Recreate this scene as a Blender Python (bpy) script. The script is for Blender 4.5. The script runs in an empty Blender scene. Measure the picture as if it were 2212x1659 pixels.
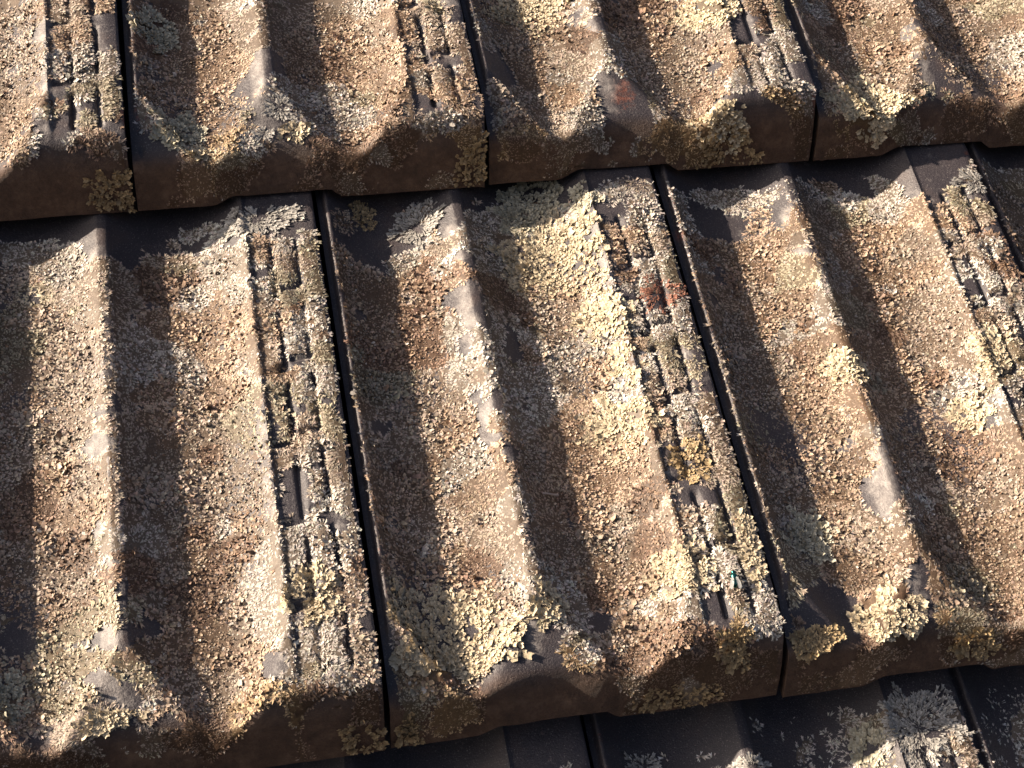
import bpy, math
import numpy as np
from mathutils import Matrix, Vector

# ------------------------------------------------------------------ camera, sky, sun
sc = bpy.context.scene
col = sc.collection
PITCH = math.radians(48.0)
ROOF = Matrix.Translation((0, 0, 3.2)) @ Matrix.Rotation(PITCH, 4, 'X')      # roof plane -> world

cam_d = bpy.data.cameras.new('camera'); cam = bpy.data.objects.new('camera', cam_d); col.objects.link(cam)
cam_d.sensor_width = 36.0
cam_d.lens = 36.0 * 3414.33 / 2212.0
cam_d.clip_start = 0.02; cam_d.clip_end = 500
_cr = Matrix(((0.97901, 0.09545, -0.18009), (-0.16475, 0.89078, -0.42352), (0.12, 0.4443, 0.88781))).to_4x4()
cam.matrix_world = ROOF @ Matrix.Translation((0.03667, -0.50024, 0.72734)) @ _cr
sc.camera = cam

SUN_ROOF = Vector((-0.875, 0.36, 0.335)).normalized()          # towards the sun, in the roof's own axes
sun_dir = (ROOF.to_3x3() @ SUN_ROOF).normalized()
sun_el = math.asin(sun_dir.z); sun_az = math.atan2(sun_dir.x, sun_dir.y)
sun_d = bpy.data.lights.new('sun', 'SUN'); sun = bpy.data.objects.new('sun', sun_d); col.objects.link(sun)
sun_d.energy = 5.0; sun_d.angle = math.radians(0.53); sun_d.color = (1.0, 0.84, 0.66)
sun.rotation_euler = (-sun_dir).to_track_quat('-Z', 'Y').to_euler()
sun.location = (0, 0, 20)

world = bpy.data.worlds.new('World'); sc.world = world; world.use_nodes = True
nt = world.node_tree
sky = nt.nodes.new('ShaderNodeTexSky'); sky.sky_type = 'NISHITA'; sky.sun_disc = False; sky.dust_density = 5.0; sky.air_density = 0.6
sky.sun_elevation = sun_el; sky.sun_rotation = sun_az
bg = nt.nodes['Background']; bg.inputs['Strength'].default_value = 0.05
nt.links.new(sky.outputs['Color'], bg.inputs['Color'])

sc.cycles.diffuse_bounces = 2
sc.view_settings.view_transform = 'Standard'; sc.view_settings.look = 'None'
sc.view_settings.exposure = 1.25; sc.view_settings.gamma = 1.0
sc.view_settings.use_curve_mapping = False

# ---- tile geometry (millimetres; u across the tile, s along it from the front edge, z from the rib plateau) ----
W, L, HF = 200.0, 319.35, 38.37
TILT = math.atan2(HF, L)

def smooth(a, b, x):
    t = np.clip((x - a) / (b - a), 0, 1)
    return t * t * (3 - 2 * t)

def make_profile():
    u = np.arange(-6, 206, 0.25)
    z = np.interp(u, [-6, 4.0, 4.9, 6.6, 8.0], [-8, -7.5, -3.3, -3.0, -4.4])
    def trough(a, za, b, zb, c, zc, pa, pb):
        m = (u >= a) & (u <= b)
        t = np.where(u < c, (c - u) / (c - a), (u - c) / (b - c))
        zz = np.where(u < c, zc + (za - zc) * np.clip(t, 0, 1) ** pa, zc + (zb - zc) * np.clip(t, 0, 1) ** pb)
        z[m] = zz[m]
    trough(8, -4.4, 77.5, -3.5, 41, -17.5, 2.3, 2.0)
    m = (u > 77.5) & (u < 83.0); z[m] = np.interp(u[m], [77.5, 78.2, 78.8, 79.4, 83.0], [-3.5, -3.2, -3.8, -3.3, -3.9])
    trough(83.0, -3.9, 158, -0.2, 121, -17.5, 2.6, 2.0)
    m = u >= 158; z[m] = np.interp(u[m], [158, 160, 190, 197.0, 198.0, 206], [-0.2, -1.4, 0.0, 0.0, -0.8, -0.8])
    k = np.exp(-0.5 * (np.arange(-8, 9) * 0.25 / 0.45) ** 2); k /= k.sum()
    return u, np.convolve(np.pad(z, 8, mode='edge'), k, mode='valid')
PU, PZ = make_profile()

def rib_relief(u, v):
    """pressed relief of the flat strip: two dashed grooves and short cross pits"""
    per = 46.0
    ph = np.mod(v - 14.0, per)
    dash = smooth(0, 3, ph) * (1 - smooth(38, 41, ph))
    ph2 = np.mod(v - 20.0, per)
    dash2 = smooth(0, 3, ph2) * (1 - smooth(37, 40, ph2))
    lim = smooth(25, 31, v) * (1 - smooth(283, 289, v))
    g1 = np.exp(-((u - 171.5) / 1.9) ** 4) * dash
    g2 = np.exp(-((u - 185.0) / 1.7) ** 4) * dash2
    pit = np.exp(-((ph - 3.0) / 2.2) ** 4) * smooth(159.5, 161.0, u) * (1 - smooth(171, 173, u))
    pit2 = np.exp(-((ph2 - 3.0) / 2.0) ** 4) * smooth(174, 175.5, u) * (1 - smooth(184, 186, u)) * 0.8
    col1 = smooth(158.5, 160.5, u) * (1 - smooth(170, 172, u)) * dash * 1.1      # first column lies lower
    dome = -0.55 * (np.exp(-((u - 178) / 3.2) ** 2) + np.exp(-((u - 191.5) / 3.6) ** 2))
    worn = 0.72 + 0.28 * np.sin(v * 0.083 + 1.3) * np.sin(v * 0.031 + u * 0.06)
    return -lim * worn * (np.maximum(np.maximum(g1, g2), np.maximum(pit, pit2)) * 3.3 + col1 * 0.8) - lim * dome

def lip_bottom(u):
    return -42.0 + 5.2 * smooth(42, 56, u) * (1 - smooth(108, 116, u))

def height(u, v):
    """top surface height before the front face cuts it"""
    k = np.sqrt(np.clip(v / 56.0, 0.12, 1.0))                       # the troughs close in a scooped tip towards the front
    c1, c2 = 41 + 7 * (1 - k), 121 + 10 * (1 - k)
    uw = np.where((u > 8) & (u < 77.5), np.clip(c1 + (u - c1) / k, 8.2, 77.4), u)
    uw = np.where((u > 83) & (u < 158), np.clip(c2 + (u - c2) / k, 83.2, 157.8), uw)
    z = np.interp(uw, PU, PZ) + np.where(u > 157, rib_relief(u, v), 0)
    r1 = -4.4 - 12.0 * (50 - v) / 42.0
    yb = 8.0 + 11.0 * np.exp(-((u - 82) / np.where(u < 82, 27.0, 46.0)) ** 2)
    cf = np.clip((-lip_bottom(u) - 18.5) / yb, 0.9, 1.4)
    r1 = r1 - cf * 1.6 * np.log1p(np.exp(np.clip((yb - v) / 1.6, -30, 30)))
    r2 = np.where(v < 26, -(26 - v) ** 2 * 0.004, (v - 26) * 0.8)
    w = smooth(116, 160, u)
    r = r1 * (1 - w) + np.minimum(r2, 12) * w
    k = 1.6
    hmix = np.clip(0.5 + 0.5 * (r - z) / k, 0, 1)
    return r * (1 - hmix) + z * hmix - k * hmix * (1 - hmix)

NOSE = 30.0                                   # the front face leans back over this length

def surf(u, s):
    """point on the weathered side: flat of the tile, then the rolled front face down to the lip (s = 0)"""
    u = np.asarray(u, float); s = np.maximum(np.asarray(s, float), 0.0)
    yb = NOSE * (1 - (-lip_bottom(u) / 42.0) ** (1 / 2.0))
    y = np.where(s < NOSE, yb + s * (NOSE - yb) / NOSE, s)
    top = height(u, np.maximum(y, 2.0))
    t = np.clip(1 - y / NOSE, 0, 1)
    face = np.where(y < NOSE, -42.0 * t ** 2.0, (y - NOSE) * 0.8) + 1.4
    k = 4.0
    m = np.clip(0.5 + 0.5 * (face - top) / k, 0, 1)
    z = face * (1 - m) + top * m - k * m * (1 - m)
    return np.stack([u + 0 * s, y, np.maximum(z, lip_bottom(u))], -1)

def normal(u, s, e=0.6):
    a = surf(u + e, s) - surf(u - e, s)
    b = surf(u, s + e) - surf(u, s - e)
    n = np.cross(a, b)
    return n / np.maximum(np.linalg.norm(n, axis=-1, keepdims=True), 1e-9)

def arc(s):
    """distance along the surface: the steep front face is longer than its plan"""
    return np.where(s < NOSE, NOSE - (NOSE - s) * 1.75, s)

def arc_inv(a):
    return np.where(a < NOSE, NOSE - (NOSE - a) / 1.75, a)
PATCHES = [   # row, column, u, s, half width, half length (mm), kind, label
    (1, 0, 131.0, 268.0, 34.2, 29.9, 'Y', "largest cream yellow lichen rosette, in the middle tile's right trough just below the overlapping tile"),
    (1, 0, 122.0, 305.6, 21.8, 17.7, 'G', 'grey-green leafy lichen in shade directly above the largest yellow rosette'),
    (1, 0, 155.0, 300.8, 7.6, 9.7, 'G', 'small grey-green lichen tuft in shade, right of the grey-green leafy lichen above the largest rosette'),
    (1, 0, 150.0, 217.6, 16.0, 16.8, 'Y', 'golden lichen patch touching the lower right of the largest yellow rosette'),
    (1, 0, 153.0, 184.8, 9.1, 13.6, 'Y', 'narrow golden lichen strip against the ribs, second patch below the largest yellow rosette'),
    (1, 0, 143.0, 150.4, 18.6, 17.3, 'Y', "pale yellow lichen patch halfway down the middle tile's right trough"),
    (1, 0, 174.0, 120.0, 10.7, 12.0, 'O', "ochre lichen tuft lying over both grooves of the middle tile's ribbed strip"),
    (1, 0, 156.0, 58.4, 15.8, 16.7, 'Y', 'round golden rosette at the left edge of the ribs, just left of the fly'),
    (1, 0, 37.0, 41.6, 31.9, 31.9, 'Y', "broad leafy rosette, half shaded, at the foot of the middle tile's left trough"),
    (1, -1, 171.0, 67.2, 13.0, 18.1, 'Y', 'pale yellow rosette across the ribs, left of the lower end of the long joint'),
    (1, -1, 70.0, 21.6, 13.3, 7.7, 'Y', 'yellow-green lichen cushion on the nose of the lower left tile'),
    (1, -1, 188.0, 2.4, 13.4, 6.0, 'O', "ochre lichen hanging on the lower left tile's front edge beside the joint"),
    (1, 0, 9.0, 2.4, 8.1, 6.5, 'O', "small ochre lichen on the middle tile's front edge, just right of the joint"),
    (1, 1, 58.0, 24.8, 16.9, 22.1, 'Y', "bright cream rosette at the foot of the right tile's left trough, touching the shadow edge"),
    (1, 1, 30.0, 75.2, 13.1, 13.6, 'G', "grey-green rosette wholly in the shadow strip right of the middle tile's joint"),
    (1, 1, 76.0, 171.2, 10.8, 11.5, 'Y', "tan yellow lichen patch on the sunny flank of the right tile's centre crest"),
    (1, 1, 140.0, 138.4, 11.8, 11.0, 'Y', "small golden lichen patch in the right tile's far right trough"),
    (1, 1, 164.0, 172.8, 11.0, 16.1, 'Y', 'pale yellow-green lichen on the ribs near the right edge of the picture'),
    (1, 0, 173.0, 16.0, 8.7, 11.8, 'O', "ochre lichen on the lowest end of the middle tile's ribs, below the fly"),
    (1, 0, 191.5, 62.0, 5.2, 21.1, 'Y', 'long narrow yellow lichen on the outermost rib, right of the fly'),
    (1, 0, 143.0, 1.6, 23.2, 6.7, 'O', "long ochre lichen fringe along the middle tile's front edge"),
    (1, 1, 16.0, 16.8, 13.5, 12.0, 'O', "olive ochre lichen spilling over the nose just right of the middle tile's joint"),
    (1, 0, 86.0, 49.6, 8.7, 11.3, 'Y', "small yellow lichen on the lower end of the middle tile's centre crest"),
    (0, 2, 37.0, 20.8, 25.7, 25.7, 'Y', "large cream rosette at the foot of the upper right tile's left trough, half in shadow"),
    (0, 1, 140.0, 12.8, 15.8, 9.8, 'Y', "bright yellow lichen crescent where the upper middle tile's right trough ends"),
    (0, 1, 146.0, 3.2, 18.2, 13.0, 'O', 'brown ochre lichen on the shaded front face below the yellow crescent'),
    (0, 1, 41.0, 112.8, 26.1, 15.9, 'Y', 'pale yellow leafy lichen cut by the top edge, right of the second joint'),
    (0, 1, 151.0, 95.2, 19.3, 14.3, 'Y', 'yellow granular lichen cut by the top edge, left of the third joint'),
    (0, 0, 18.0, 109.6, 12.4, 15.7, 'G', 'grey-green leafy lichen in shade near the top edge, right of the first joint'),
    (0, 0, 27.0, 32.0, 15.0, 16.8, 'G', 'grey-green leafy lichen in shade at the foot of the upper left trough'),
    (0, 0, 91.0, 24.8, 8.9, 7.0, 'Y', 'tiny yellow cushion on the sunny triangle of the upper left tile'),
    (0, 0, 84.0, 40.0, 8.9, 7.0, 'W', "small whitish rosette on the upper left tile's triangle, above the tiny yellow cushion"),
    (0, 0, 74.0, 24.8, 4.4, 5.5, 'W', "tiny white rosette on the upper left tile's triangle, left of the tiny yellow cushion"),
    (0, 0, 192.0, 4.0, 10.2, 10.8, 'O', 'round ochre rosette on the shaded front face just left of the second joint'),
    (2, 1, 171.0, 294.4, 21.6, 20.5, 'W', 'large frosty grey rosette on the dark tile in the lower right corner'),
    (2, 1, 145.0, 292.8, 8.0, 10.0, 'G', 'small yellowish green lichen on the dark bottom tile, left of the large frosty rosette'),
    (2, 1, 80.0, 287.2, 10.6, 6.2, 'W', 'pale grey lichen cut by the bottom edge, second one right of the bottom joint'),
    (2, 1, 28.0, 299.2, 8.8, 5.7, 'W', "pale grey lichen cut by the bottom edge, first one right of the bottom joint"),
    (1, 0, 182.0, 225.6, 11.4, 12.2, 'R', 'rust red fuzzy lichen spread over the upper ribs of the middle tile'),
    (1, 1, 195.0, 290.4, 13.5, 8.8, 'W', "frosty grey lichen at the shaded head of the right tile's ribs"),
    (1, -1, 166.0, 301.6, 24.7, 9.9, 'W', "frosty grey lichen band at the shaded head of the left tile's ribs"),
    (1, 0, 57.0, 299.2, 12.8, 15.6, 'W', 'grey fan-shaped rosette on the dark shaded head of the middle tile'),
    (1, 0, 27.0, 310.4, 7.0, 10.2, 'O', "small brown rosette in deep shade under the overlap, right of the middle tile's left joint"),
    (0, -1, 188.0, 4.8, 13.8, 9.2, 'O', "ochre lichen at the lower right corner of the top left tile's front face"),
    (1, -1, 26.0, 40.8, 7.8, 12.6, 'G', 'pale leafy lichen in shade at the left edge, near the bottom'),
    (1, 1, 104.0, 7.2, 13.8, 7.5, 'O', "ochre lichen on the right tile's front edge above the bottom right joint"),
    (0, 0, 38.0, 17.6, 6.2, 5.8, 'Y', 'tiny bright yellow lichen at the tip of the upper left trough'),
]
BARE = {(1, 0): [(37, 292, 19, 1.2), (96, 205, 8, 1.0), (74, 242, 12, 0.9), (154, 316, 16, 0.6), (187, 187, 7, 0.8), (171, 98, 7, 0.6), (70, 1, 36, 1.0)], (1, 1): [(35, 286, 17, 1.2), (27, 246, 8, 1.0), (26, 27, 19, 1.6), (73, 93, 13, 0.9), (171, 312, 25, 1.3)], (1, -1): [(71, 170, 8, 0.7), (149, 34, 7, 0.6), (66, 42, 9, 0.9), (174, 176, 7, 0.8), (169, 131, 7, 0.8), (188, 104, 6, 0.9), (31, 71, 10, 1.2), (168, 320, 24, 1.4), (167, 10, 9, 0.5), (139, 13, 13, 0.5)], (0, 0): [(12, 17, 14, 1.3), (74, 63, 8, 0.8), (82, 34, 13, 0.9), (185, 62, 8, 0.8)], (0, 1): [(14, 58, 12, 1.1), (83, 34, 14, 1.0), (160, 0, 22, 1.0), (192, 37, 8, 0.7), (177, 85, 8, 0.7)], (0, -1): [(162, 59, 8, 0.8), (158, 106, 8, 0.8), (151, 2, 38, 0.8)], (2, 0): [(151, 318, 27, 1.5)], (2, 1): [(17, 309, 37, 1.0)]}
WORN = {(0, 1): [(83, 34, 10, 0.75), (193, 18, 8, 0.8), (25, 85, 11, 0.25)], (0, -1): [(197, 36, 6, 0.8), (149, 68, 5, 0.5)], (1, 0): [(193, 154, 7, 0.5), (191, 224, 8, 0.4), (75, 267, 4, 0.4)], (1, 1): [(6, 272, 8, 0.5), (10, 298, 6, 0.5), (197, 313, 3, 0.6)], (0, 0): [(9, 42, 5, 0.8), (98, 2, 3, 0.6)]}
FLY = (790.2441968284629, 1.0, 0.0, 178.0, 46.400000000000006)
TWIG = (822.6785448643577, 1.0, 0.0, 98.0, 113.60000000000001)

# ------------------------------------------------------------------ helpers
MM = 0.001
rng = np.random.default_rng(20240611)

def grad_noise(x, y, seed):
    g = np.random.default_rng(seed)
    perm = np.concatenate([g.permutation(256)] * 2)
    ang = g.uniform(0, 2 * math.pi, 256); gx, gy = np.cos(ang), np.sin(ang)
    xi = np.floor(x).astype(int); yi = np.floor(y).astype(int)
    fx, fy = x - xi, y - yi
    sx = fx * fx * fx * (fx * (fx * 6 - 15) + 10); sy = fy * fy * fy * (fy * (fy * 6 - 15) + 10)
    def d(ix, iy, dx, dy):
        h = perm[(perm[(xi + ix) & 255] + yi + iy) & 255]
        return gx[h] * dx + gy[h] * dy
    a = d(0, 0, fx, fy); b = d(1, 0, fx - 1, fy); c = d(0, 1, fx, fy - 1); e = d(1, 1, fx - 1, fy - 1)
    return (a + (b - a) * sx + (c + (e - c) * sx - (a + (b - a) * sx)) * sy) * 1.5

def fbm(x, y, seed, octs=3):
    v = 0; a = 1.0
    for o in range(octs):
        v = v + a * grad_noise(x * 2 ** o + 17.3 * o, y * 2 ** o - 9.1 * o, seed + o); a *= 0.5
    return v

def mesh_from(name, V, F, mat, C=None, smooth_shade=True, attrs=None):
    """V (n,3) metres, F (m,4) quads, C (n,3) colours"""
    me = bpy.data.meshes.new(name)
    n, m = len(V), len(F)
    me.vertices.add(n); me.vertices.foreach_set('co', np.ascontiguousarray(V, np.float32).ravel())
    me.loops.add(m * 4); me.loops.foreach_set('vertex_index', np.ascontiguousarray(F, np.int32).ravel())
    me.polygons.add(m); me.polygons.foreach_set('loop_start', np.arange(0, m * 4, 4, dtype=np.int32))
    me.polygons.foreach_set('use_smooth', np.full(m, smooth_shade, bool))
    me.update(calc_edges=True)
    if C is not None:
        at = me.color_attributes.new('Col', 'FLOAT_COLOR', 'POINT')
        at.data.foreach_set('color', np.concatenate([C, np.ones((n, 1))], 1).astype(np.float32).ravel())
    for k, a in (attrs or {}).items():
        at = me.attributes.new(k, 'FLOAT', 'POINT'); at.data.foreach_set('value', np.asarray(a, np.float32))
    if mat: me.materials.append(mat)
    return me

def link(name, data, parent=None, mw=None):
    o = bpy.data.objects.new(name, data); col.objects.link(o)
    if parent is not None: o.parent = parent
    if mw is not None: o.matrix_world = mw
    return o

def tag(o, label, cat, group=None):
    o['label'] = label; o['category'] = cat
    if group: o['group'] = group
    return o

# ------------------------------------------------------------------ materials
def new_mat(name):
    m = bpy.data.materials.new(name); m.use_nodes = True
    return m, m.node_tree.nodes, m.node_tree.links, m.node_tree.nodes['Principled BSDF']

def clay_material():
    m, N, K, P = new_mat('engobed_clay')
    geo = N.new('ShaderNodeNewGeometry')
    def noise(scale, detail=4, rough=0.6):
        n = N.new('ShaderNodeTexNoise'); n.inputs['Scale'].default_value = scale; n.inputs['Detail'].default_value = detail
        n.inputs['Roughness'].default_value = rough; K.new(geo.outputs['Position'], n.inputs['Vector']); return n
    def ramp(src, stops):
        r = N.new('ShaderNodeValToRGB'); e = r.color_ramp.elements
        while len(e) < len(stops): e.new(0.5)
        for i, (p, c) in enumerate(stops): e[i].position = p; e[i].color = (*c, 1)
        K.new(src, r.inputs[0]); return r
    def mix(f, a, b):
        x = N.new('ShaderNodeMix'); x.data_type = 'RGBA'
        K.new(f, x.inputs[0]); K.new(a, x.inputs[6]); K.new(b, x.inputs[7]); return x.outputs[2]
    n1 = noise(38); base = ramp(n1.outputs[0], [(0.3, (0.036, 0.031, 0.038)), (0.55, (0.054, 0.046, 0.051)), (0.75, (0.085, 0.062, 0.058))])
    n2 = noise(260, 5); red = ramp(n2.outputs[0], [(0.3, (0.10, 0.040, 0.030)), (0.7, (0.21, 0.080, 0.055))])
    wear = N.new('ShaderNodeAttribute'); wear.attribute_name = 'wear'
    n3 = noise(260, 8, 0.75)
    n3m = N.new('ShaderNodeMath'); n3m.operation = 'MULTIPLY_ADD'; K.new(n3.outputs[0], n3m.inputs[0]); n3m.inputs[1].default_value = 2.2; n3m.inputs[2].default_value = -0.6
    add = N.new('ShaderNodeMath'); add.operation = 'ADD'; K.new(wear.outputs['Fac'], add.inputs[0]); K.new(n3m.outputs[0], add.inputs[1])
    wm = N.new('ShaderNodeMapRange'); wm.inputs[1].default_value = 0.8; wm.inputs[2].default_value = 1.25; K.new(add.outputs[0], wm.inputs[0])
    c = mix(wm.outputs[0], base.outputs[0], red.outputs[0])
    pale_mask = N.new('ShaderNodeAttribute'); pale_mask.attribute_name = 'pale_mask'
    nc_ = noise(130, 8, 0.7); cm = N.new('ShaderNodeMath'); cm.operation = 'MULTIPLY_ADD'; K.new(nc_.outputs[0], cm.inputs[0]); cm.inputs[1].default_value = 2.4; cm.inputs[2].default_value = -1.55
    ca = N.new('ShaderNodeMath'); ca.operation = 'ADD'; K.new(pale_mask.outputs['Fac'], ca.inputs[0]); K.new(cm.outputs[0], ca.inputs[1])
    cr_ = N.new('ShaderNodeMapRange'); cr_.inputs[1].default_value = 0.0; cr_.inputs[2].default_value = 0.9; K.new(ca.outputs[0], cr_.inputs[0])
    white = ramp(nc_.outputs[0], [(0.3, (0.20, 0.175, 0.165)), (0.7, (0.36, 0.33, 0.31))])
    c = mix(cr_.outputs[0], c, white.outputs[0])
    ns = noise(1300, 2, 0.5); sr = N.new('ShaderNodeMapRange'); sr.inputs[1].default_value = 0.60; sr.inputs[2].default_value = 0.72; sr.inputs[4].default_value = 0.55; K.new(ns.outputs[0], sr.inputs[0])
    c = mix(sr.outputs[0], c, white.outputs[0])                     # dust and pin-head crusts
    front = N.new('ShaderNodeAttribute'); front.attribute_name = 'front'
    n4 = noise(110, 7, 0.75); brown = ramp(n4.outputs[0], [(0.28, (0.055, 0.033, 0.024)), (0.5, (0.115, 0.066, 0.044)), (0.72, (0.21, 0.13, 0.085))])
    c = mix(front.outputs['Fac'], c, brown.outputs[0])
    K.new(c, P.inputs['Base Color'])
    n5 = noise(420, 4); rr = N.new('ShaderNodeMapRange'); rr.inputs[3].default_value = 0.34; rr.inputs[4].default_value = 0.62
    K.new(n5.outputs[0], rr.inputs[0])
    mx = N.new('ShaderNodeMath'); mx.operation = 'MULTIPLY_ADD'; K.new(front.outputs['Fac'], mx.inputs[0]); mx.inputs[1].default_value = 0.3
    K.new(rr.outputs[0], mx.inputs[2]); K.new(mx.outputs[0], P.inputs['Roughness'])
    n6 = noise(900, 6, 0.65); b = N.new('ShaderNodeBump'); b.inputs['Strength'].default_value = 0.6; b.inputs['Distance'].default_value = 0.0008
    K.new(n6.outputs[0], b.inputs['Height'])
    n7 = noise(300, 10, 0.72); b2 = N.new('ShaderNodeBump'); b2.inputs['Distance'].default_value = 0.0022
    K.new(front.outputs['Fac'], b2.inputs['Strength']); K.new(n7.outputs[0], b2.inputs['Height']); K.new(b.outputs[0], b2.inputs['Normal'])
    K.new(b2.outputs[0], P.inputs['Normal'])
    return m

def lichen_material():
    m, N, K, P = new_mat('lichen_thallus')
    at = N.new('ShaderNodeAttribute'); at.attribute_name = 'Col'
    geo = N.new('ShaderNodeNewGeometry')
    n = N.new('ShaderNodeTexNoise'); n.inputs['Scale'].default_value = 900; n.inputs['Detail'].default_value = 3
    K.new(geo.outputs['Position'], n.inputs['Vector'])
    mr = N.new('ShaderNodeMapRange'); mr.inputs[1].default_value = 0.25; mr.inputs[2].default_value = 0.75
    mr.inputs[3].default_value = 0.72; mr.inputs[4].default_value = 1.25; K.new(n.outputs[0], mr.inputs[0])
    mx = N.new('ShaderNodeMix'); mx.data_type = 'RGBA'; mx.blend_type = 'MULTIPLY'; mx.inputs[0].default_value = 1
    K.new(at.outputs['Color'], mx.inputs[6]); K.new(mr.outputs[0], mx.inputs[7]); K.new(mx.outputs[2], P.inputs['Base Color'])
    P.inputs['Roughness'].default_value = 0.62; P.inputs['Specular IOR Level'].default_value = 0.45
    b = N.new('ShaderNodeBump'); b.inputs['Strength'].default_value = 0.5; b.inputs['Distance'].default_value = 0.0004
    K.new(n.outputs[0], b.inputs['Height']); K.new(b.outputs[0], P.inputs['Normal'])
    return m

def plain_material(name, c, rough=0.6, metal=0.0, alpha=1.0, scale=600):
    m, N, K, P = new_mat(name)
    n = N.new('ShaderNodeTexNoise'); n.inputs['Scale'].default_value = scale; n.inputs['Detail'].default_value = 4
    r = N.new('ShaderNodeValToRGB'); r.color_ramp.elements[0].color = (*[x * 0.65 for x in c], 1); r.color_ramp.elements[1].color = (*[min(1, x * 1.35) for x in c], 1)
    K.new(n.outputs[0], r.inputs[0]); K.new(r.outputs[0], P.inputs['Base Color'])
    P.inputs['Roughness'].default_value = rough; P.inputs['Metallic'].default_value = metal; P.inputs['Alpha'].default_value = alpha
    return m

CLAY = clay_material(); LICHEN = lichen_material()

# ------------------------------------------------------------------ the roof and its tiles
me = mesh_from('roof_underlay', np.array([[-0.6, -0.95, -0.085], [1.0, -0.95, -0.085], [1.0, 0.72, -0.085], [-0.6, 0.72, -0.085],
                                          [-0.6, -0.95, -0.11], [1.0, -0.95, -0.11], [1.0, 0.72, -0.11], [-0.6, 0.72, -0.11]]),
               np.array([[0, 1, 2, 3], [7, 6, 5, 4], [0, 4, 5, 1], [1, 5, 6, 2], [2, 6, 7, 3], [3, 7, 4, 0]]),
               plain_material('roofing_felt', (0.03, 0.03, 0.032), 0.9), smooth_shade=False)
roof = link('roof', me); roof.matrix_world = ROOF
tag(roof, 'lichen-covered roof slope of staggered interlocking clay tiles', 'roof')

UC = np.concatenate([np.arange(0.8, 9, 0.7), np.arange(9, 74, 3.2), np.arange(74, 90, 1.0), np.arange(90, 156, 3.2),
                      np.arange(156, 197.4, 1.05), [197.6, 198.0]])
SC = np.concatenate([[372, 350, 330], np.arange(318, 64, -1.9), np.arange(64, 30, -2.0), np.arange(30, 0.5, -0.9), [0.0]])

def tile_mesh(seed, red_spots, coarse=False):
    _uc, _sc = (UC[::2], np.concatenate([SC[::2], [0.0]])) if coarse else (UC, SC)
    U, S = np.meshgrid(_uc, _sc)
    P = surf(U, S)
    wob = 0.5 * fbm(U / 60, S / 80, 900 + seed, 2)
    P[..., 2] += wob * smooth(14, 30, S); P[..., 1] += smooth(20, 8, S) * 0.5 * fbm(U / 25, S / 25 + 3, 950 + seed, 2)
    chip = np.clip(fbm(S / 11, U / 30, 970 + seed, 3) - 0.05, 0, 1)
    P[..., 2] -= chip * (2.0 * np.exp(-((U - 6.2) / 1.6) ** 2) + 1.6 * smooth(194, 198, U))
    under = []
    for y, dz in ((5, 0.6), (15, 4), (34, 8), (60, 12), (200, 12), (371, 12)):           # back up along the underside
        q = P[-1].copy(); q[:, 1] = y
        top = height(_uc, np.full_like(_uc, max(y, 24.0)))
        q[:, 2] = P[-1][:, 2] + dz if y < 30 else top - 13
        under.append(q)
    A = np.concatenate([P, np.stack(under)], 0)
    n_top = len(_sc)
    lw = A[:, :1].copy(); lw[..., 2] = np.minimum(lw[..., 2] - 14, -22); lw[n_top:, :, 2] = A[n_top:, :1, 2]
    rw = A[:, -1:].copy(); rw[..., 2] = np.minimum(rw[..., 2] - 24, -24); rw[n_top:, :, 2] = A[n_top:, -1:, 2]
    lw[..., 2] = np.maximum(lw[..., 2], -42); rw[..., 2] = np.maximum(rw[..., 2], -42)
    A = np.concatenate([lw, A, rw], 1)
    r, c = A.shape[:2]
    idx = np.arange(r * c).reshape(r, c)
    F = np.stack([idx[:-1, :-1], idx[1:, :-1], idx[1:, 1:], idx[:-1, 1:]], -1).reshape(-1, 4)
    sf = np.concatenate([_sc, [-1] * 6])
    front = np.repeat(smooth(22, 8, sf)[:, None], c, 1)
    uf = np.concatenate([_uc[:1], _uc, _uc[-1:]])
    wear = np.zeros((r, c))
    UU, SS = np.meshgrid(uf, sf)
    for (u0, s0, rad, amt) in red_spots:
        wear = np.maximum(wear, amt * np.exp(-(((UU - u0) / rad) ** 2 + ((SS - s0) / rad) ** 2)))
    wear += 0.16 * np.exp(-((UU - 6) / 2.0) ** 2) + 0.1 * fbm(UU / 40, SS / 40, 300 + seed, 2)
    pale_mask = (0.95 * np.exp(-((UU - 74) / 7) ** 2) + 0.8 * np.exp(-((UU - 156) / 5) ** 2) + 0.45 * np.exp(-((UU - 188) / 9) ** 2)) * (1 - smooth(280, 300, SS)) * smooth(14, 30, SS) + 0.35 * fbm(UU / 30, SS / 50, 330 + seed, 2)  # paler clay colour along the crest flank and the rib shoulders
    me = mesh_from('roof_tile', A.reshape(-1, 3) * MM, F, CLAY, attrs={'pale_mask': pale_mask.ravel(), 'front': front.ravel(), 'wear': wear.ravel()})
    me.set_sharp_from_angle(angle=math.radians(48))
    return me

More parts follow.
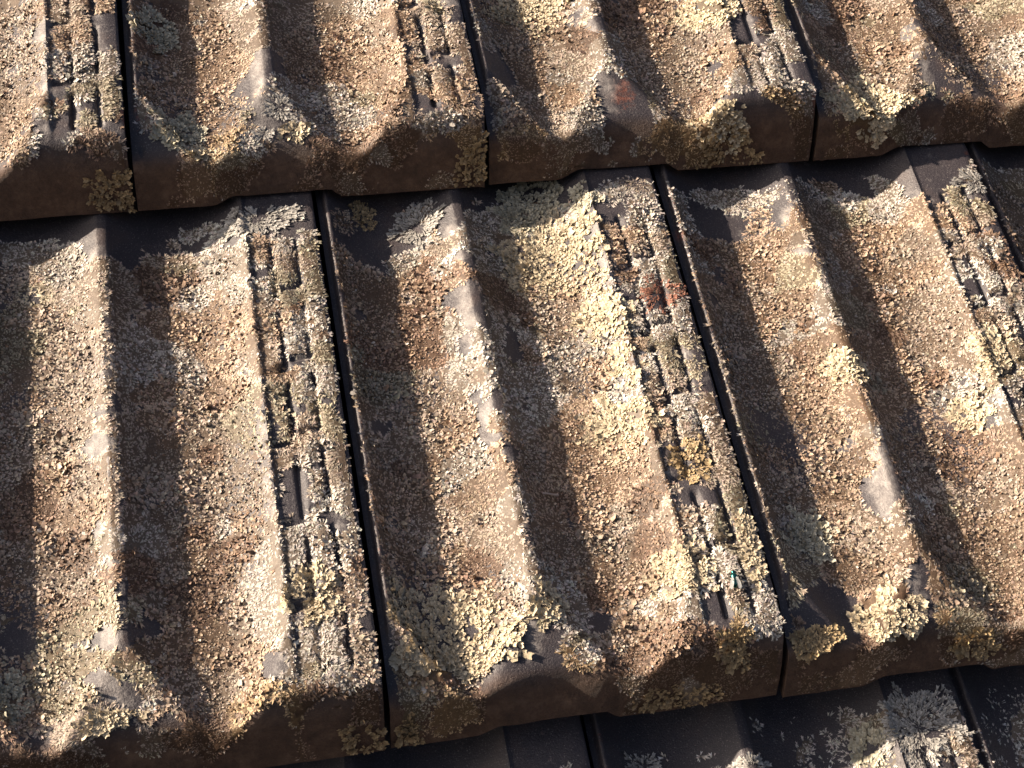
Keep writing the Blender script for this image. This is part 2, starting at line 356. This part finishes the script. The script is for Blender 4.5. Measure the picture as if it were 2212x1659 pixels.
def lobes(P, T, Nn, ln, wd, lift, curl, cup, c0, c1, nseg=2, ncross=2, fork=0.25, jit=0.12, prof=None):
    """leaf-like lobes: n little curved sheets; returns V, F, C"""
    n = len(P)
    T = T - Nn * (T * Nn).sum(1, keepdims=True); T /= np.maximum(np.linalg.norm(T, axis=1, keepdims=True), 1e-9)
    B = np.cross(Nn, T)
    if prof is None: prof = np.interp(np.linspace(0, 1, nseg + 1), [0, 0.45, 0.8, 1], [0.45, 0.95, 1.0, 0.62])
    t = np.linspace(-1, 1, ncross + 1)
    x = np.zeros(n); z = np.zeros(n); V = np.zeros((n, nseg + 1, ncross + 1, 3)); C = np.zeros((n, nseg + 1, ncross + 1, 3))
    step = ln / nseg
    for i in range(nseg + 1):
        s = i / nseg
        phi = lift + curl * s
        if i:
            pm = lift + curl * (s - 0.5 / nseg)
            x = x + step * np.cos(pm); z = z + step * np.sin(pm)
        ux = (-np.sin(phi))[:, None] * T + np.cos(phi)[:, None] * Nn         # sheet normal
        for j, tj in enumerate(t):
            back = fork * ln * (1 - abs(tj)) if (i == nseg and ncross > 1) else 0
            V[:, i, j] = P + T * (x - back * np.cos(phi))[:, None] + Nn * (z - back * np.sin(phi))[:, None] \
                + B * (tj * wd * 0.5 * prof[i])[:, None] + ux * (cup * wd * tj * tj)[:, None]
            m = np.clip(0.25 * s + 0.75 * s * s + 0.25 * tj * tj * s, 0, 1)
            C[:, i, j] = c0 * (1 - m) + c1 * m
    V += rng.normal(0, 1, V.shape) * (jit * wd)[:, None, None, None]
    nv = (nseg + 1) * (ncross + 1)
    q = np.arange(nv).reshape(nseg + 1, ncross + 1)
    f = np.stack([q[:-1, :-1], q[1:, :-1], q[1:, 1:], q[:-1, 1:]], -1).reshape(-1, 4)
    F = (f[None] + (np.arange(n) * nv)[:, None, None]).reshape(-1, 4)
    return V.reshape(-1, 3), F, C.reshape(-1, 3)

def join(parts):
    V, F, C, o = [], [], [], 0
    for v, f, c in parts:
        V.append(v); F.append(f + o); C.append(c); o += len(v)
    return np.concatenate(V), np.concatenate(F), np.concatenate(C)

TAN = np.array([0.39, 0.285, 0.203]); GREYTAN = np.array([0.385, 0.31, 0.245]); PALE = np.array([0.49, 0.44, 0.385])
BROWN = np.array([0.25, 0.163, 0.11]); OLIVE = np.array([0.35, 0.30, 0.215]); OCHRE = np.array([0.42, 0.30, 0.175])
RUST = np.array([0.36, 0.12, 0.06])

def groove_fill(u, s, seed):
    """0..1: how far silt and lichen have filled the pressed grooves here"""
    return np.clip(0.0 + 1.5 * fbm(u / 18, s / 24, 210 + seed, 3), 0, 1)

def coverage(u, s, seed, row, bare):
    """> 0 where lichen grows"""
    n = 0.75 * fbm(u / 26, arc(s) / 26, 100 + seed, 4)
    b = np.full(np.shape(u), 0.62)
    rib = smooth(157, 160, u)
    b = b - 0.30 * rib
    b = b - 0.42 * np.exp(-((u - 72) / 7) ** 2) - 0.45 * np.exp(-((u - 81) / 4) ** 2) - 0.28 * np.exp(-((u - 154) / 5) ** 2)
    b = b - 2.0 * (1 - smooth(3.5, 9, u)) + 0.9 * np.exp(-((u - 6.2) / 1.2) ** 2) * (1 if seed % 2 else 0.6)
    b = b - 0.18 * smooth(270, 296, s) - 0.42 * smooth(300, 315, s)
    tri = smooth(52, 30, s) * smooth(8, 16, s) * np.exp(-((u - 82) / (22)) ** 2)
    b = b - 0.45 * tri
    b = b - 0.18 * smooth(20, 12, s) - 0.36 * smooth(10, 3, s)
    b = b - 0.14 * (np.exp(-((u - 22) / 10) ** 2) + np.exp(-((u - 97) / 10) ** 2))
    gro = rib_relief(u, s) * (u > 157)
    b = b + 0.30 * np.clip(gro, -3.5, 0) * (1 - groove_fill(u, s, seed))
    if row == 2: b = b - 0.30 + 0.5 * fbm(u / 9, s / 9, 700 + seed, 3)
    for (u0, s0, r, a) in bare:
        b = b - a * np.exp(-(((u - u0) / r) ** 2 + ((s - s0) / r) ** 2) ** 2)
    b = b - 3.0 * smooth(196.2, 197.6, u)
    return b + n

def edge_low(u):
    """growth stays thin on the exposed crest, the lock ridge and the outer rib edge"""
    return 1 - 0.65 * np.clip(np.exp(-((u - 79) / 8) ** 4) + smooth(188, 196, u) + (1 - smooth(7, 12, u)) + np.exp(-((u - 158) / 5) ** 4) + 0.6 * np.exp(-((u - 26) / 14) ** 4) + 0.6 * np.exp(-((u - 100) / 13) ** 4), 0, 1)

def carpet(seed, row, s_lo, s_hi, dens, step, bare, patches, crust_lo=0.3):
    g = np.random.default_rng(5000 + seed)
    # colonies: every colony is a rosette with its own centre, hue and habit
    nc = 230
    cu = g.uniform(0, 200, nc); cs = g.uniform(-25, 330, nc); cr = g.lognormal(math.log(13), 0.42, nc)
    flat = np.exp(-((cu - 76) / 14) ** 2) + smooth(146, 156, cu) + smooth(255, 290, cs) + 0.8 * (1 - smooth(8, 26, cu)) + 0.7 * np.exp(-((cu - 95) / 11) ** 2) + 0.6 * smooth(20, 5, cs)
    gran = np.clip(g.normal(1.02, 0.28, nc) - 0.62 * np.clip(flat, 0, 1.1), 0, 1)
    hue = g.choice(6, nc, p=[0.44, 0.33, 0.06, 0.12, 0.05, 0.0])
    hue = np.where((flat > 0.6) & (g.random(nc) < 0.6), g.choice([1, 2, 2, 4], nc), hue)
    hue = np.where((cs < 16) & (g.random(nc) < 0.8), g.choice([3, 3, 5], nc), hue)
    hue = np.where((cs > 285) & (g.random(nc) < 0.7), 2, hue)
    if row == 2: hue = np.where(g.random(nc) < 0.75, 2, hue); gran = gran * 0.4
    pal = np.stack([TAN, GREYTAN, PALE, BROWN, OLIVE, OCHRE])[hue] * g.uniform(0.8, 1.18, (nc, 1))
    def assign(u, s):
        s = arc(s)
        best = np.full(u.shape, 1e9); bi = np.zeros(u.shape, int)
        wu = u + 2.2 * fbm(u / 6, s / 6, 41 + seed, 2); ws = s + 2.2 * fbm(u / 6 + 9, s / 6, 43 + seed, 2)
        for i in range(nc):
            d = np.hypot(wu - cu[i], ws - cs[i]) / cr[i]
            m = d < best; best[m] = d[m]; bi[m] = i
        return bi, best
    def clear(u, s):                                   # leave room for the big rosettes growing here
        k = np.zeros(u.shape, bool)
        for (u0, s0, ru, rs) in patches: k |= ((u - u0) / ru) ** 2 + ((s - s0) / rs) ** 2 < 0.5 + 0.35 * fbm(u / 9, s / 9, 12, 2)
        return k
    parts = []
    # --- crust: the felted base layer
    uu = np.arange(4, 197.5, step); sv = arc_inv(np.arange(max(float(arc(np.array(crust_lo))), -21.5), s_hi, step))
    U, S = np.meshgrid(uu, sv); sh = U.shape; U = U.ravel() + g.normal(0, 0.2 * step, U.size); S = np.maximum(S.ravel() + g.normal(0, 0.12 * step, S.size), 0.2)
    cov = coverage(U, S, seed, row, bare)
    bi, bd = assign(U, S); cov = cov - 0.55 * smooth(1.0, 1.35, bd)
    bump = 0.5 * fbm(U / 3.1, S / 3.1, 61 + seed, 2) + 0.35 * g.normal(0, 1, U.size) * gran[bi]
    low = edge_low(U)
    th = np.clip(cov * 6, -1, 1) * 0.28 + low * (np.clip(bump + 0.1, -0.25, 1.3) * (0.22 + 0.42 * gran[bi])) * (cov > 0.02)
    fill = np.where(U > 159, groove_fill(U, S, seed) * np.clip(-rib_relief(U, S), 0, 4) * 0.85, 0) * (cov > 0)
    P = surf(U, S) + normal(U, S) * (th - 0.05)[:, None]; P[:, 2] += fill
    C = pal[bi] * np.array([0.30, 0.26, 0.225]) * (0.85 + 0.3 * g.random(U.size))[:, None]
    idx = np.arange(U.size).reshape(sh)
    F = np.stack([idx[:-1, :-1], idx[:-1, 1:], idx[1:, 1:], idx[1:, :-1]], -1).reshape(-1, 4)
    F = F[(cov[F] > -0.03).sum(1) >= 3]
    parts.append((P, F, C))
    # --- lobes
    a0 = float(arc(np.array(s_lo))); n = int(dens * 196 * (s_hi - a0))
    u = g.uniform(4.5, 197.3, n); s = arc_inv(g.uniform(a0, s_hi, n))
    cov = coverage(u, s, seed, row, bare)
    bi, bd = assign(u, s); cov = cov - 0.55 * smooth(1.0, 1.35, bd)
    keep = (cov > 0.0) & ~clear(u, s)
    u, s, cov, bi, bd = u[keep], s[keep], cov[keep], bi[keep], bd[keep]
    rad = np.stack([u - cu[bi], arc(s) - cs[bi]], 1); rl = np.hypot(rad[:, 0], rad[:, 1]); rad /= np.maximum(rl, 1e-3)[:, None]
    # near the edge of cover the lobes point outwards, down the cover gradient
    e = 1.0
    gu = coverage(u + e, s, seed, row, bare) - coverage(u - e, s, seed, row, bare); gs = coverage(u, s + e, seed, row, bare) - coverage(u, s - e, seed, row, bare)
    gl = np.maximum(np.hypot(gu, gs), 1e-4); edge = np.clip(1 - cov / 0.22, 0, 1)
    d2 = rad * (1 - edge)[:, None] + np.stack([-gu / gl, -gs / gl], 1) * edge[:, None]
    gr = gran[bi] * (0.25 + 0.75 * smooth(10, 20, s)) * (1 - 0.75 * edge) * np.clip(1.35 - 0.9 * bd, 0.15, 1)
    ang = np.arctan2(d2[:, 1], d2[:, 0]) + g.normal(0, 1, len(u)) * (0.42 + 2.2 * gr ** 1.5)
    P0 = surf(u, s); Nn = normal(u, s)
    P0[:, 2] += np.where(u > 159, groove_fill(u, s, seed) * np.clip(-rib_relief(u, s), 0, 4) * 0.85, 0)
    eu = surf(u + 0.5, s) - surf(u - 0.5, s); es = surf(u, s + 0.5) - surf(u, s - 0.5)
    eu /= np.maximum(np.linalg.norm(eu, axis=1, keepdims=True), 1e-6); es /= np.maximum(np.linalg.norm(es, axis=1, keepdims=True), 1e-6)
    T = eu * np.cos(ang)[:, None] + es * np.sin(ang)[:, None]
    cc = pal[bi] * np.exp(g.normal(0, 0.10, (len(u), 1))) * np.exp(g.normal(0, 0.03, (len(u), 3)))
    wild = g.random(len(u))
    cc = np.where((wild < 0.025)[:, None], PALE, cc); cc = np.where(((wild > 0.94) & (gr > 0.5))[:, None], BROWN * np.array([1.0, 0.92, 0.8]), cc)
    tip = np.clip(cc * (1.22 + 0.30 * edge + 0.1 * (1 - gr))[:, None] + 0.03, 0, 0.85)
    A = gr > 0.42
    low = edge_low(u)
    n1 = int(A.sum())
    if n1:
        k = A
        lift = (g.uniform(-0.12, 0.36, n1) + 0.55 * (g.random(n1) < 0.07)) * low[k]; cur = g.normal(0.15, 0.7, n1) * low[k]
        big = np.exp(g.normal(0, 0.30, n1)) * (0.88 + 0.5 * fbm(u[k] / 22, s[k] / 22, 77 + seed, 2))
        v, f, c = lobes(P0[k] + Nn[k] * (g.uniform(0.05, 0.55, n1) * low[k])[:, None], T[k], Nn[k], 1.65 * big, 1.12 * big, lift, cur, np.zeros(n1), cc[k] * 0.42, tip[k], nseg=2, ncross=1, jit=0.10)
        parts.append((v, f, c))
    k = ~A; n2 = int(k.sum())
    if n2:
        big = np.exp(g.normal(0, 0.25, n2)) * (1 + 0.3 * edge[k]) * (0.62 + 0.38 * smooth(12, 20, s[k]))
        v, f, c = lobes(P0[k] + Nn[k] * (g.uniform(0.1, 0.5, n2) * low[k])[:, None], T[k], Nn[k], 1.75 * big, 0.75 * big, g.uniform(-0.08, 0.26, n2) * low[k], np.zeros(n2), g.normal(-0.05, 0.16, n2), cc[k] * 0.44, tip[k], nseg=1, ncross=2, fork=0.34, jit=0.05, prof=np.array([0.55, 1.05]))
        parts.append((v, f, c))
    V, F, C = join(parts)
    return mesh_from('lichen_carpet', V * MM, F, LICHEN, C)

def tile_matrix(row, k, seed):
    g = np.random.default_rng(70 + seed)
    off = (0.5 * W if row % 2 else 0) + k * W
    j = g.normal(0, 1, 4)
    row_drop = -16.0 if row == 2 else 0.0                # lowest course set deeper so the lip's shadow reaches further over it
    return Matrix.Translation(((off + 0.35 * j[0]) * MM, (-row * L + 0.6 * j[1]) * MM, (0.25 * j[2] + row_drop) * MM)) @ Matrix.Rotation(-TILT, 4, 'X') @ Matrix.Rotation(0.0022 * j[3], 4, 'Z')

# row, column, dense range of s, lobes per mm2, crust step (mm)
TILES = [(0, -1, 0.5, 135, 1.3, 1.4), (0, 0, 0.5, 130, 1.3, 1.4), (0, 1, 0.5, 120, 1.3, 1.4), (0, 2, 0.5, 110, 1.3, 1.4),
         (1, -1, 0.5, 312, 1.4, 1.4), (1, 0, 0.5, 312, 1.4, 1.4), (1, 1, 0.5, 312, 1.4, 1.4), (1, 2, 150, 312, 0.7, 1.5),
         (2, 0, 240, 314, 0.8, 1.6), (2, 1, 200, 314, 1.2, 1.4), (2, 2, 220, 314, 0.8, 1.6),
         (0, -2, 0.5, 300, 0.12, 3.0), (0, 3, 0.5, 300, 0.12, 3.0), (1, -2, 0.5, 300, 0.12, 3.0), (1, 3, 0.5, 300, 0.12, 3.0),
         (2, -1, 0.5, 300, 0.12, 3.0), (2, 3, 0.5, 300, 0.12, 3.0)]
SEED = {(t[0], t[1]): i + 1 for i, t in enumerate(TILES)}
for (row, k, slo, shi, dens, step) in TILES:
    seed = SEED[(row, k)]
    t = link('roof_tile', tile_mesh(seed, WORN.get((row, k), []), coarse=dens < 0.2), roof)
    t.matrix_local = tile_matrix(row, k, seed)
    pl = [(p[2], p[3], p[4], p[5]) for p in PATCHES if (p[0], p[1]) == (row, k)]
    cp = link('lichen_carpet', carpet(seed, row, slo, shi, dens, step, BARE.get((row, k), []), pl, crust_lo=slo), t)
    cp['kind'] = 'stuff'
    rest = (shi, 305) if row == 0 and shi < 200 else (0.5, slo) if slo > 100 else None      # sparser growth on the far stretch
    if rest:
        cp = link('lichen_carpet', carpet(seed, row, rest[0], rest[1], 0.22, 2.8, BARE.get((row, k), []), pl, crust_lo=rest[0]), t)
        cp['kind'] = 'stuff'

# ------------------------------------------------------------------ the big lichen rosettes, each a thing of its own
KIND = {'Y': (np.array([0.40, 0.325, 0.215]), np.array([0.67, 0.565, 0.40]), 2.3, 1.9, 'foliose_lichen'),
        'G': (np.array([0.35, 0.31, 0.22]), np.array([0.55, 0.515, 0.405]), 2.5, 2.1, 'foliose_lichen'),
        'O': (np.array([0.30, 0.21, 0.115]), np.array([0.49, 0.365, 0.20]), 2.2, 1.6, 'foliose_lichen'),
        'W': (np.array([0.28, 0.26, 0.23]), np.array([0.47, 0.45, 0.42]), 2.5, 0.85, 'frosted_lichen'),
        'R': (np.array([0.18, 0.075, 0.05]), np.array([0.33, 0.15, 0.10]), 2.0, 0.7, 'rust_lichen')}

def rosette(i, u0, s0, ru, rs, kind):
    g = np.random.default_rng(8800 + i)
    c0, c1, ll, lw, name = KIND[kind]
    c0 = c0 * g.uniform(0.88, 1.12); c1 = c1 * g.uniform(0.9, 1.1)
    area = math.pi * ru * rs
    n = int(area * (1.1 if kind in 'YGO' else 1.25)) + 30
    r = np.sqrt(g.random(n)); th = g.uniform(0, 2 * math.pi, n)
    outline = 0.92 + 0.5 * fbm(np.cos(th) * 1.7 + i * 3.1, np.sin(th) * 1.7, 500 + i, 4)
    du, ds = np.cos(th) * ru * r * outline, np.sin(th) * rs * r * outline
    ds = arc_inv(arc(np.array(s0)) + ds * (1.35 if s0 < 14 else 1.0)) - s0
    gap = fbm((u0 + du) / 7.0, (s0 + ds) / 7.0, 640 + i, 3)
    keep = (gap < 0.36) & (u0 + du > 4.5) & (u0 + du < 197.5) & (s0 + ds > 0.6)
    r, th, du, ds = r[keep], th[keep], du[keep], ds[keep]; n = len(r)
    u, s = u0 + du, s0 + ds
    P = surf(u, s); Nn = normal(u, s, 1.2)
    eu = surf(u + 0.8, s) - surf(u - 0.8, s); es = surf(u, s + 0.8) - surf(u, s - 0.8)
    eu /= np.linalg.norm(eu, axis=1, keepdims=True); es /= np.linalg.norm(es, axis=1, keepdims=True)
    spread = (0.35 + 1.1 * (1 - r)) if kind in 'YGO' else (0.18 + 0.3 * (1 - r))
    a = np.arctan2(ds, du) + g.normal(0, 1, n) * spread
    T = eu * np.cos(a)[:, None] + es * np.sin(a)[:, None]
    size = np.exp(g.normal(0, 0.28, n)) * (0.62 + 0.45 * r)
    var = np.exp(g.normal(0, 0.12, (n, 1)))
    if kind in 'YGO':
        lift = g.uniform(-0.08, 0.2, n) + 0.3 * (1 - r) * g.random(n); cur = g.normal(0.0, 0.5, n); cup = g.normal(0.05, 0.15, n)
        hgt = 0.2 + 0.75 * (1 - r ** 2) * g.random(n)
    else:
        lift = g.uniform(0.0, 0.2, n); cur = g.normal(0, 0.25, n); cup = g.normal(-0.05, 0.12, n); hgt = 0.3 + 0.5 * g.random(n)
    nc = 3 if kind in 'YGO' else 2
    v, f, c = lobes(P + Nn * hgt[:, None], T, Nn, ll * size, lw * size, lift, cur, cup, c0 * 0.85 * var, np.clip(c1 * var, 0, 0.8), nseg=2, ncross=nc,
                    fork=0.18, jit=0.06, prof=np.array([0.45, 1.1, 0.85]) if kind in 'YGO' else np.array([0.5, 0.8, 1.15]))
    ctr = surf(np.array([u0]), np.array([s0]))[0]
    return mesh_from(name, (v - ctr) * MM, f, LICHEN, c), name, ctr

GROUPS = {'Y': 'yellow foliose lichen rosettes', 'G': 'grey-green foliose lichens', 'O': 'ochre lichens', 'W': 'frosty grey rosettes'}
for i, (row, k, u0, s0, ru, rs, kind, label) in enumerate(PATCHES):
    me, name, ctr = rosette(i, u0, s0, ru, rs, kind)
    o = link(name, me)
    o.matrix_world = ROOF @ tile_matrix(row, k, SEED[(row, k)]) @ Matrix.Translation(Vector(ctr) * MM)
    tag(o, label, 'lichen', GROUPS.get(kind))

# ------------------------------------------------------------------ twig and fly
def frame_at(row, k, u, s, lift, heading):
    P = surf(np.array([u]), np.array([s]))[0]; n = Vector(normal(np.array([u]), np.array([s]), 2.0)[0])
    t = Vector((math.cos(heading), math.sin(heading), 0)); t = (t - n * t.dot(n)).normalized(); b = n.cross(t)
    m = Matrix((t, b, n)).transposed().to_4x4(); m.translation = (Vector(P) + n * lift) * MM
    return ROOF @ tile_matrix(row, k, SEED[(row, k)]) @ m

def tube(path, radii, seg=10):
    """swept closed tube through path points (mm)"""
    path = [Vector(p) for p in path]; V = []; F = []
    for i, p in enumerate(path):
        d = (path[min(i + 1, len(path) - 1)] - path[max(i - 1, 0)]).normalized()
        x = d.orthogonal().normalized() if abs(d.z) > 0.95 else Vector((0, 0, 1)).cross(d).normalized(); y = d.cross(x)
        for j in range(seg):
            a = 2 * math.pi * j / seg; V.append(p + (x * math.cos(a) + y * math.sin(a)) * radii[i])
    for i in range(len(path) - 1):
        for j in range(seg):
            F.append((i * seg + j, i * seg + (j + 1) % seg, (i + 1) * seg + (j + 1) % seg, (i + 1) * seg + j))
    n = len(V); V.append(path[0]); V.append(path[-1])
    for j in range(seg):
        F.append((n, (j + 1) % seg, j, j)); b = (len(path) - 1) * seg; F.append((n + 1, b + j, b + (j + 1) % seg, b + (j + 1) % seg))
    me = [tuple(v * MM) for v in V]; F = [tuple(dict.fromkeys(f)) for f in F]
    return me, F

def tube_mesh(name, path, radii, mat, seg=10):
    V, F = tube(path, radii, seg); me = bpy.data.meshes.new(name); me.from_pydata(V, [], F); me.update()
    for p in me.polygons: p.use_smooth = True
    me.materials.append(mat); return me

me = tube_mesh('twig', [(-4.6, 0, 0.1), (-4.3, 0, 0.1), (-2, 0.15, 0.25), (1, -0.1, 0.35), (3.2, 0, 0.3), (4.2, 0.1, 0.3), (4.7, 0.15, 0.25)],
               [0.35, 0.55, 0.5, 0.52, 0.62, 0.85, 0.7], plain_material('bleached_wood', (0.42, 0.34, 0.30), 0.8))
o = link('twig', me); o.matrix_world = frame_at(1, 0, TWIG[3], TWIG[4], 2.3, -0.05)
tag(o, "short pale broken twig lying in the shadow right of the middle tile's centre crest", 'twig')

fly = link('fly', None); fly.matrix_world = frame_at(1, 0, FLY[3], FLY[4], 2.0, 1.45) @ Matrix.Scale(1.25, 4)
tag(fly, "metallic blue-green fly sitting on the lower ribs of the middle tile", 'fly')
body = tube_mesh('body', [(-3.6, 0, 0.7), (-3.2, 0, 0.85), (-2.2, 0, 1.1), (-1.0, 0, 1.25), (-0.2, 0, 1.3), (0.3, 0, 1.35), (1.2, 0, 1.55), (2.0, 0, 1.5), (2.35, 0, 1.45), (2.7, 0, 1.4), (3.2, 0, 1.3), (3.6, 0, 1.15)],
                 [0.25, 0.8, 1.35, 1.5, 1.2, 1.15, 1.4, 1.2, 0.6, 1.0, 1.05, 0.4], plain_material('beetle_green_sheen', (0.03, 0.14, 0.13), 0.22, 0.9), 14)
link('body', body, fly)
eye_m = plain_material('dark_red_eye', (0.12, 0.02, 0.015), 0.25)
wing_m = plain_material('clear_wing', (0.62, 0.62, 0.60), 0.18, 0.0, 0.55)
leg_m = plain_material('black_leg', (0.012, 0.012, 0.014), 0.5)
for sgn in (-1, 1):
    link('eye', tube_mesh('eye', [(2.8, 0.55 * sgn, 1.35), (2.95, 0.72 * sgn, 1.4), (3.2, 0.78 * sgn, 1.4), (3.4, 0.62 * sgn, 1.35)], [0.2, 0.5, 0.5, 0.2], eye_m, 8), fly)
    wv = [(1.0, 0.7 * sgn, 2.4), (0.2, 1.35 * sgn, 2.55), (-1.8, 2.2 * sgn, 2.35), (-3.6, 2.5 * sgn, 2.05), (-4.6, 2.0 * sgn, 1.9), (-4.3, 1.2 * sgn, 2.1), (-2.2, 0.6 * sgn, 2.55), (-0.4, 0.4 * sgn, 2.65)]
    V = [tuple(c * MM for c in p) for p in wv] + [(p[0] * MM, p[1] * MM, (p[2] - 0.06) * MM) for p in wv]
    n = len(wv); F = [tuple(range(n)), tuple(range(2 * n - 1, n - 1, -1))] + [(j, j + n, (j + 1) % n + n, (j + 1) % n) for j in range(n)]
    wm = bpy.data.meshes.new('wing'); wm.from_pydata(V, [], F); wm.update(); wm.materials.append(wing_m); link('wing', wm, fly)
    for x0, x1 in ((1.9, 3.0), (1.2, 1.2), (0.5, -1.2)):
        link('leg', tube_mesh('leg', [(x0, 0.7 * sgn, 0.9), ((x0 + x1) / 2, 1.9 * sgn, 1.5), (x1, 2.6 * sgn, 0.2), (x1 + 0.2 * (x1 - x0), 3.1 * sgn, -0.7)], [0.18, 0.16, 0.12, 0.08], leg_m, 6), fly)
